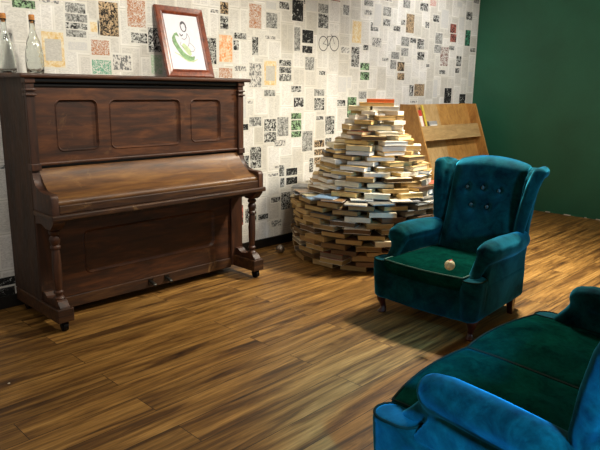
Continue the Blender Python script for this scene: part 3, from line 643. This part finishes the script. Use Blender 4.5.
# ------------------------------------------------------------------ wing armchair and sofa, one recipe; front is -y, x is the sitter's left to right
def wing_seat(name, label, cat, loc, rz, HW, nc, D=.70):
    S = thing(name, label, cat, loc, rz)
    V = M['velvet']; ex = .062 if nc == 1 else .046
    # base with rounded front corners
    bm = NB()
    box(bm, -HW + .05, HW - .05, .035, D - .05, .105, .285, .02)
    for i in range(9):
        pass
    bow = [(-HW + .06, .05)] + [(-HW + .06 + (2 * HW - .12) * k / 10, .03 - .018 * math.sin(PI * k / 10)) for k in range(11)] + [(HW - .06, .05)]
    prism(bm, bow + [(HW - .06, .3), (-HW + .06, .3)], 'z', .10, .275)
    for s in (-1, 1):
        box(bm, s * (HW - ex + .017) - .035, s * (HW - ex + .017) + .035, .06, D - .02, .105, .30, .02)
        for yy in (.062, .082, .102): lathe(bm, [(0, .105), (.044, .105), (.05, .12), (.060, .26), (.063, .318), (.058, .334), (0, .334)], 22, (s * (HW - ex), yy - (.01 if nc > 1 else 0), 0))
    fuse(obj('base', bm, V, S), .008, 4)
    for s in (-1, 1):
        bm = NB(); c = (s * (HW - ex), .062 - (.01 if nc > 1 else 0))
        tube(bm, [(c[0] + .058 * math.cos(k * PI / 12), c[1] + .058 * math.sin(k * PI / 12) + (.04 if 0 < k < 12 else 0), .331) for k in range(24)], .0045, 8, closed=True); obj('corner_piping', bm, M['piping_dark'], S, smooth=True)
    ah = 0.0 if nc == 1 else .012
    # arms: leaning panel, rolled top, curl sweeping down to the front corner
    for s in (-1, 1):
        bm = NB()
        def q(x, y, z): return (s * x, y, z)
        loft(bm, [[q(HW - .10, y, .12), q(HW - .012, y, .12), q(HW - .014, y + a * .25, .30), q(HW - .03, y + a, .44), q(HW - .09, y + a, .445), q(HW - .10, y + a * .25, .30)] for y, a in ((.11, .115), (D * .5, 0), (D - .03, 0))])
        sausage(bm, [q(HW - .075, .09, .31), q(HW - .077, .12, .34), q(HW - .074, .155, .38), q(HW - .066, .18, .41), q(HW - .056, .205, .44)], [.032, .032, .035, .042, .054])
        sausage(bm, [q(HW - .052, .195, .450 + ah), q(HW - .048, .235, .456 + ah), q(HW - .042, .36, .456 + ah), q(HW - .040, .50, .450 + ah), q(HW - .05, D - .04, .445 + ah)], [.060, .064, .066, .065, .055], 14)
        fuse(obj('arm', bm, V, S), .0075, 5)
    # wings
    for s in (-1, 1):
        bm = NB()
        def q(x, y, z): return (s * x, y, z)
        DW = D + .05; xo = .036
        prof = [(.44, DW - .15, D - .02), (.55, DW - .145, D + .0), (.70, DW - .115, D + .04), (.80, DW - .09, D + .07), (.84, DW - .06, D + .08), (.862, DW + .0, D + .08)]
        loft(bm, [[q(HW - xo - .055 + .02 * (z - .44), a, z), q(HW - xo + .03 * (z - .44), a, z), q(HW - xo - .01 + .03 * (z - .44), b, z), q(HW - xo - .07, b, z)] for z, a, b in prof])
        sausage(bm, [q(HW - xo - .015, DW - .13, .43), q(HW - xo - .010, DW - .145, .53), q(HW - xo + .000, DW - .125, .66), q(HW - xo + .012, DW - .10, .77), q(HW - xo + .024, DW - .075, .835)], [.030, .034, .038, .040, .040], 12)
        sausage(bm, [q(HW - xo + .030, DW - .07, .838), q(HW - xo + .022, DW + .0, .842), q(HW - xo + .0, DW + .05, .835)], [.036, .036, .03], 12)
        w = fuse(obj('wing', bm, V, S), .0075, 5)
    # tufted back pad
    BW = HW - (.105 if nc == 1 else .085); nx = max(34, int(BW * 110)); nz = 44
    tufts = []
    cells = nc if nc > 1 else 1
    for c in range(cells):
        cx = -BW + (2 * BW) * (c + .5) / cells
        for dx, tz in ((-.11, .715), (0, .722), (.11, .715), (-.056, .615), (.056, .615)): tufts.append((cx + dx, tz))
    def crest(u): return .868 + .040 * math.cos(u * PI / 2) ** .7 if abs(u) < 1 else .868
    def front(u, t):
        x = u * (BW - .0); zt = crest(u); zz = .30 + (zt - .30) * t
        y = D - .165 + .185 * t ** 1.05
        puff = .045 * (max(0, 1 - u ** 4)) * (max(0, 1 - (2 * t - 1) ** 6)) ** .5
        y -= puff
        for bx, bz in tufts:
            d = math.hypot(x - bx, zz - bz); y += .026 * math.exp(-(d / .024) ** 2) + .016 * math.exp(-(d / .055) ** 2)
        if t > .93: y += .05 * ((t - .93) / .07) ** 2
        return (x, y, zz)
    bm = NB(); G = []
    for j in range(nz + 1):
        G.append([bm.verts.new(front(-1 + 2 * i / nx, j / nz)) for i in range(nx + 1)])
    for j in range(nz):
        for i in range(nx): bm.faces.new((G[j][i], G[j][i + 1], G[j + 1][i + 1], G[j + 1][i]))
    K2 = []
    for j in range(0, nz + 1, 4):
        t = j / nz; K2.append([bm.verts.new((-BW + 2 * BW * i / nx, D + .0 + .095 * t, .30 + (crest(-1 + 2 * i / nx) - .30) * t - (.02 if j == nz else 0))) for i in range(nx + 1)])
    for j in range(len(K2) - 1):
        for i in range(nx): bm.faces.new((K2[j][i], K2[j + 1][i], K2[j + 1][i + 1], K2[j][i + 1]))
    for i in range(nx):
        bm.faces.new((G[nz][i], G[nz][i + 1], K2[-1][i + 1], K2[-1][i])); bm.faces.new((G[0][i], K2[0][i], K2[0][i + 1], G[0][i + 1]))
    for e in (0, nx):
        for j in range(len(K2) - 1):
            vs = [G[q_][e] for q_ in range(j * 4, j * 4 + 5)] + [K2[j + 1][e], K2[j][e]]
            bm.faces.new(vs if e else vs[::-1])
    back = obj('backrest', bm, V, S, smooth=True)
    for bx, bz in tufts:
        u = bx / BW; t = (bz - .30) / (crest(u) - .30); p = front(u, t)
        bm = NB(); ball(bm, (p[0], p[1] - .014, p[2]), .0115, 12, 8, (1, .7, 1)); obj('button', bm, M['button'], back, smooth=True)
    # outside back
    bm = NB(); loft(bm, [[(-HW + .05, D - .02 + .09 * (z - .1) / .77, z), (HW - .05, D - .02 + .09 * (z - .1) / .77, z), (HW - .05, D + .04 + .09 * (z - .1) / .77, z), (-HW + .05, D + .04 + .09 * (z - .1) / .77, z)] for z in (.10, .4, .855)]); fuse(obj('outside_back', bm, V, S), .012, 3)
    # cushions
    cw = (2 * (HW - .092)) / nc
    for c in range(nc):
        xc = -(HW - .092) + cw * (c + .5); hw = cw / 2 - .003
        def cushion(u, v):                                   # top surface, u,v in -1..1 ; v=-1 front
            x = xc + hw * u; fr = .016 - .026 * (1 - u * u) if nc == 1 else .028 - .022 * (1 - u * u) - .05 * (1 - (x / HW) ** 2); y0, y1 = fr, D - .15
            y = y0 + (y1 - y0) * (v + 1) / 2; e = max(abs(u), abs(v))
            z = .342 + .020 * (1 - u ** 4) * (1 - v ** 4)
            if nc > 1: z += .006 * math.sin(6 * u + 4 * v + c) * (1 - e ** 4) + .0035 * math.sin(15 * u - 11 * v + 2 * c) * (1 - e ** 4)
            return x, y, z
        n = 26; bm = NB()
        T_ = [[bm.verts.new(cushion(-1 + 2 * i / n, -1 + 2 * j / n)) for i in range(n + 1)] for j in range(n + 1)]
        Bt = [[bm.verts.new((v.co.x, v.co.y + .012 * (1 - j / n), .268)) for v in r] for j, r in enumerate(T_)]
        mid = {}
        for j in range(n):
            for i in range(n):
                bm.faces.new((T_[j][i], T_[j][i + 1], T_[j + 1][i + 1], T_[j + 1][i])); bm.faces.new((Bt[j][i], Bt[j + 1][i], Bt[j + 1][i + 1], Bt[j][i + 1]))
        loop = [(0, i) for i in range(n)] + [(j, n) for j in range(n)] + [(n, i) for i in range(n, 0, -1)] + [(j, 0) for j in range(n, 0, -1)]
        cc = (xc, D / 2 - .08)
        mids = []
        for (j, i) in loop:
            p = T_[j][i].co; dx, dy = p.x - cc[0], p.y - cc[1]
            out = Vector((0, 0, 0))
            if j == 0: out.y -= .010
            if j == n: out.y += .006
            if i == 0: out.x -= .002
            if i == n: out.x += .002
            mids.append(bm.verts.new((p.x + out.x, p.y + out.y, .318)))
        m = len(loop)
        for k in range(m):
            a, b = loop[k], loop[(k + 1) % m]
            bm.faces.new((T_[a[0]][a[1]], mids[k], mids[(k + 1) % m], T_[b[0]][b[1]])); bm.faces.new((mids[k], Bt[a[0]][a[1]], Bt[b[0]][b[1]], mids[(k + 1) % m]))
        pts = [T_[j][i].co.copy() for j, i in loop]
        cu = obj('seat_cushion', bm, M['velvet_seat'], S, smooth=True)
        if nc == 1 or True:
            bm = NB(); tube(bm, [p + Vector((0, 0, .001)) for p in pts], .0042, 8, closed=True); obj('cushion_piping', bm, M['piping'] if nc == 1 else M['piping_dark'], cu, smooth=True)
    for s in (1,):
        if nc > 1:
            bm = NB(); tube(bm, [(s * (HW - .092), DW - .150, .47), (s * (HW - .088), DW - .165, .54), (s * (HW - .082), DW - .149, .66), (s * (HW - .070), DW - .124, .77), (s * (HW - .056), DW - .100, .825)], .005, 8); obj('wing_piping', bm, M['piping_dark'], S, smooth=True)
    # legs: bowed in front, square and raked behind
    for s in (-1, 1):
        x = s * (HW - .055); bm = NB()
        secs = []
        for z, ox, oy, r in ((.125, 0, .0, .036), (.105, .004, -.004, .036), (.08, .007, -.008, .027), (.055, .002, -.003, .019), (.03, -.004, .004, .016), (.016, -.002, -.002, .02), (.006, .002, -.006, .026), (0, .002, -.006, .024)):
            secs.append([(x + s * ox + r * math.cos(k * PI / 6), .075 + oy + r * math.sin(k * PI / 6), z) for k in range(12)])
        loft(bm, secs); obj('front_leg', bm, M['leg'], S, smooth=True, angle=1.0)
        bm = NB(); loft(bm, [[(x - w, y - w, z), (x + w, y - w, z), (x + w, y + w, z), (x - w, y + w, z)] for z, y, w in ((.115, D - .11, .024), (.06, D - .105, .021), (0, D - .095, .017))])
        bmesh.ops.bevel(bm, geom=[e for e in bm.edges], offset=.003, segments=1, affect='EDGES'); obj('back_leg', bm, M['leg'], S)
    for o in [c for c in S.children] + [g for c in S.children for g in c.children]:      # the frame narrows towards the back
        done = o.data
        if nc > 1:                                                                      # the sofa is lower and its seat falls back
            for v in done.vertices:
                v.co.z = v.co.z * .95 - .032 * max(0, min(1.2, (v.co.y - .1) / .6)) * max(0, min(1, (v.co.z - .12) / .2))
            continue
        for v in done.vertices:
            f = 1.0 if v.co.z < .5 else max(.35, 1.0 - (v.co.z - .5) * 1.9)
            v.co.x -= v.co.x / HW * .042 * max(0, min(1.1, (v.co.y - .06) / D)) * f
    return S
wing_seat('wing_armchair', 'teal velvet wing armchair with a buttoned back beside the book tower', 'armchair', (2.745, 1.735, 0), -PI / 2, .345, 1)
wing_seat('wing_sofa', 'blue-green velvet two-seat sofa with rolled arms facing the piano', 'sofa', (2.035, 1.03, 0), PI, .637, 2)
# ------------------------------------------------------------------ light
def area(name, loc, target, sx, sy, power, col):
    l = bpy.data.lights.new(name, 'AREA'); l.shape = 'RECTANGLE'; l.size = sx; l.size_y = sy; l.energy = power; l.color = col
    o = bpy.data.objects.new(name, l); COL.objects.link(o); o.location = loc
    o.rotation_euler = (Vector(target) - Vector(loc)).to_track_quat('-Z', 'Y').to_euler(); return o
def spot(name, loc, target, power, col, ang, blend=.6, r=.06):
    l = bpy.data.lights.new(name, 'SPOT'); l.energy = power; l.color = col; l.spot_size = math.radians(ang); l.spot_blend = blend; l.shadow_soft_size = r
    o = bpy.data.objects.new(name, l); COL.objects.link(o); o.location = loc
    o.rotation_euler = (Vector(target) - Vector(loc)).to_track_quat('-Z', 'Y').to_euler(); return o
WARM = (1.0, .93, .80)
spot('ceiling_and_fill_spot', (4.35, 1.85, 2.7), (3.45, 2.35, 0), 330, (1, .92, .77), 118, 1.0, .2)
spot('ceiling_and_fill_spot', (2.3, 1.6, 2.7), (2.3, 3.6, 1.75), 115, WARM, 92, .9, .15)
spot('ceiling_and_fill_spot', (.6, 1.7, 2.7), (1.0, 3.6, 1.9), 45, (1, .96, .90), 80, .9, .15)
spot('ceiling_and_fill_spot', (5.3, 2.0, 2.7), (5.3, 3.6, 1.5), 100, (1, .97, .93), 95, 1.0, .15)  # unseen fill, added to keep the right of the papered wall bright
spot('ceiling_and_fill_spot', (4.7, .3, 2.7), (6.6, 2.3, 1.55), 70, (1, .95, .86), 70, 1.0, .15)  # unseen fill, added to lighten the green wall
spot('window_light', (-.1, -2.0, 2.5), (1.6, .55, .36), 1700, (.10, .46, 1.0), 14, .6, .35)
spot('window_light', (1.9, -3.0, 2.0), (3.38, 1.45, .74), 420, (.14, .55, 1.0), 11, .9, .35)
w = bpy.data.worlds.new('room_ambient'); w.use_nodes = True; w.node_tree.nodes['Background'].inputs[0].default_value = (.74, .72, .68, 1); w.node_tree.nodes['Background'].inputs[1].default_value = .26
scene.world = w
# ------------------------------------------------------------------ camera
cam = bpy.data.cameras.new('camera'); cam.sensor_width = 36.0; cam.sensor_fit = 'HORIZONTAL'; cam.lens = 607.0 / 600 * 36; cam.clip_start = .02
co = bpy.data.objects.new('camera', cam); COL.objects.link(co)
R = [[0.6969610, -0.1484076, 0.7015843], [-0.7169450, -0.1651302, 0.6772901], [0.0153377, -0.9750422, -0.2214894]]
m = Matrix([[R[i][0], -R[i][1], -R[i][2], (0, 0, 1.3)[i]] for i in range(3)] + [[0, 0, 0, 1]])
co.matrix_world = m
scene.camera = co
vs = scene.view_settings; vs.view_transform = 'Standard'; vs.look = 'None'; vs.gamma = 1.0; vs.exposure = 1.22; vs.use_curve_mapping = False
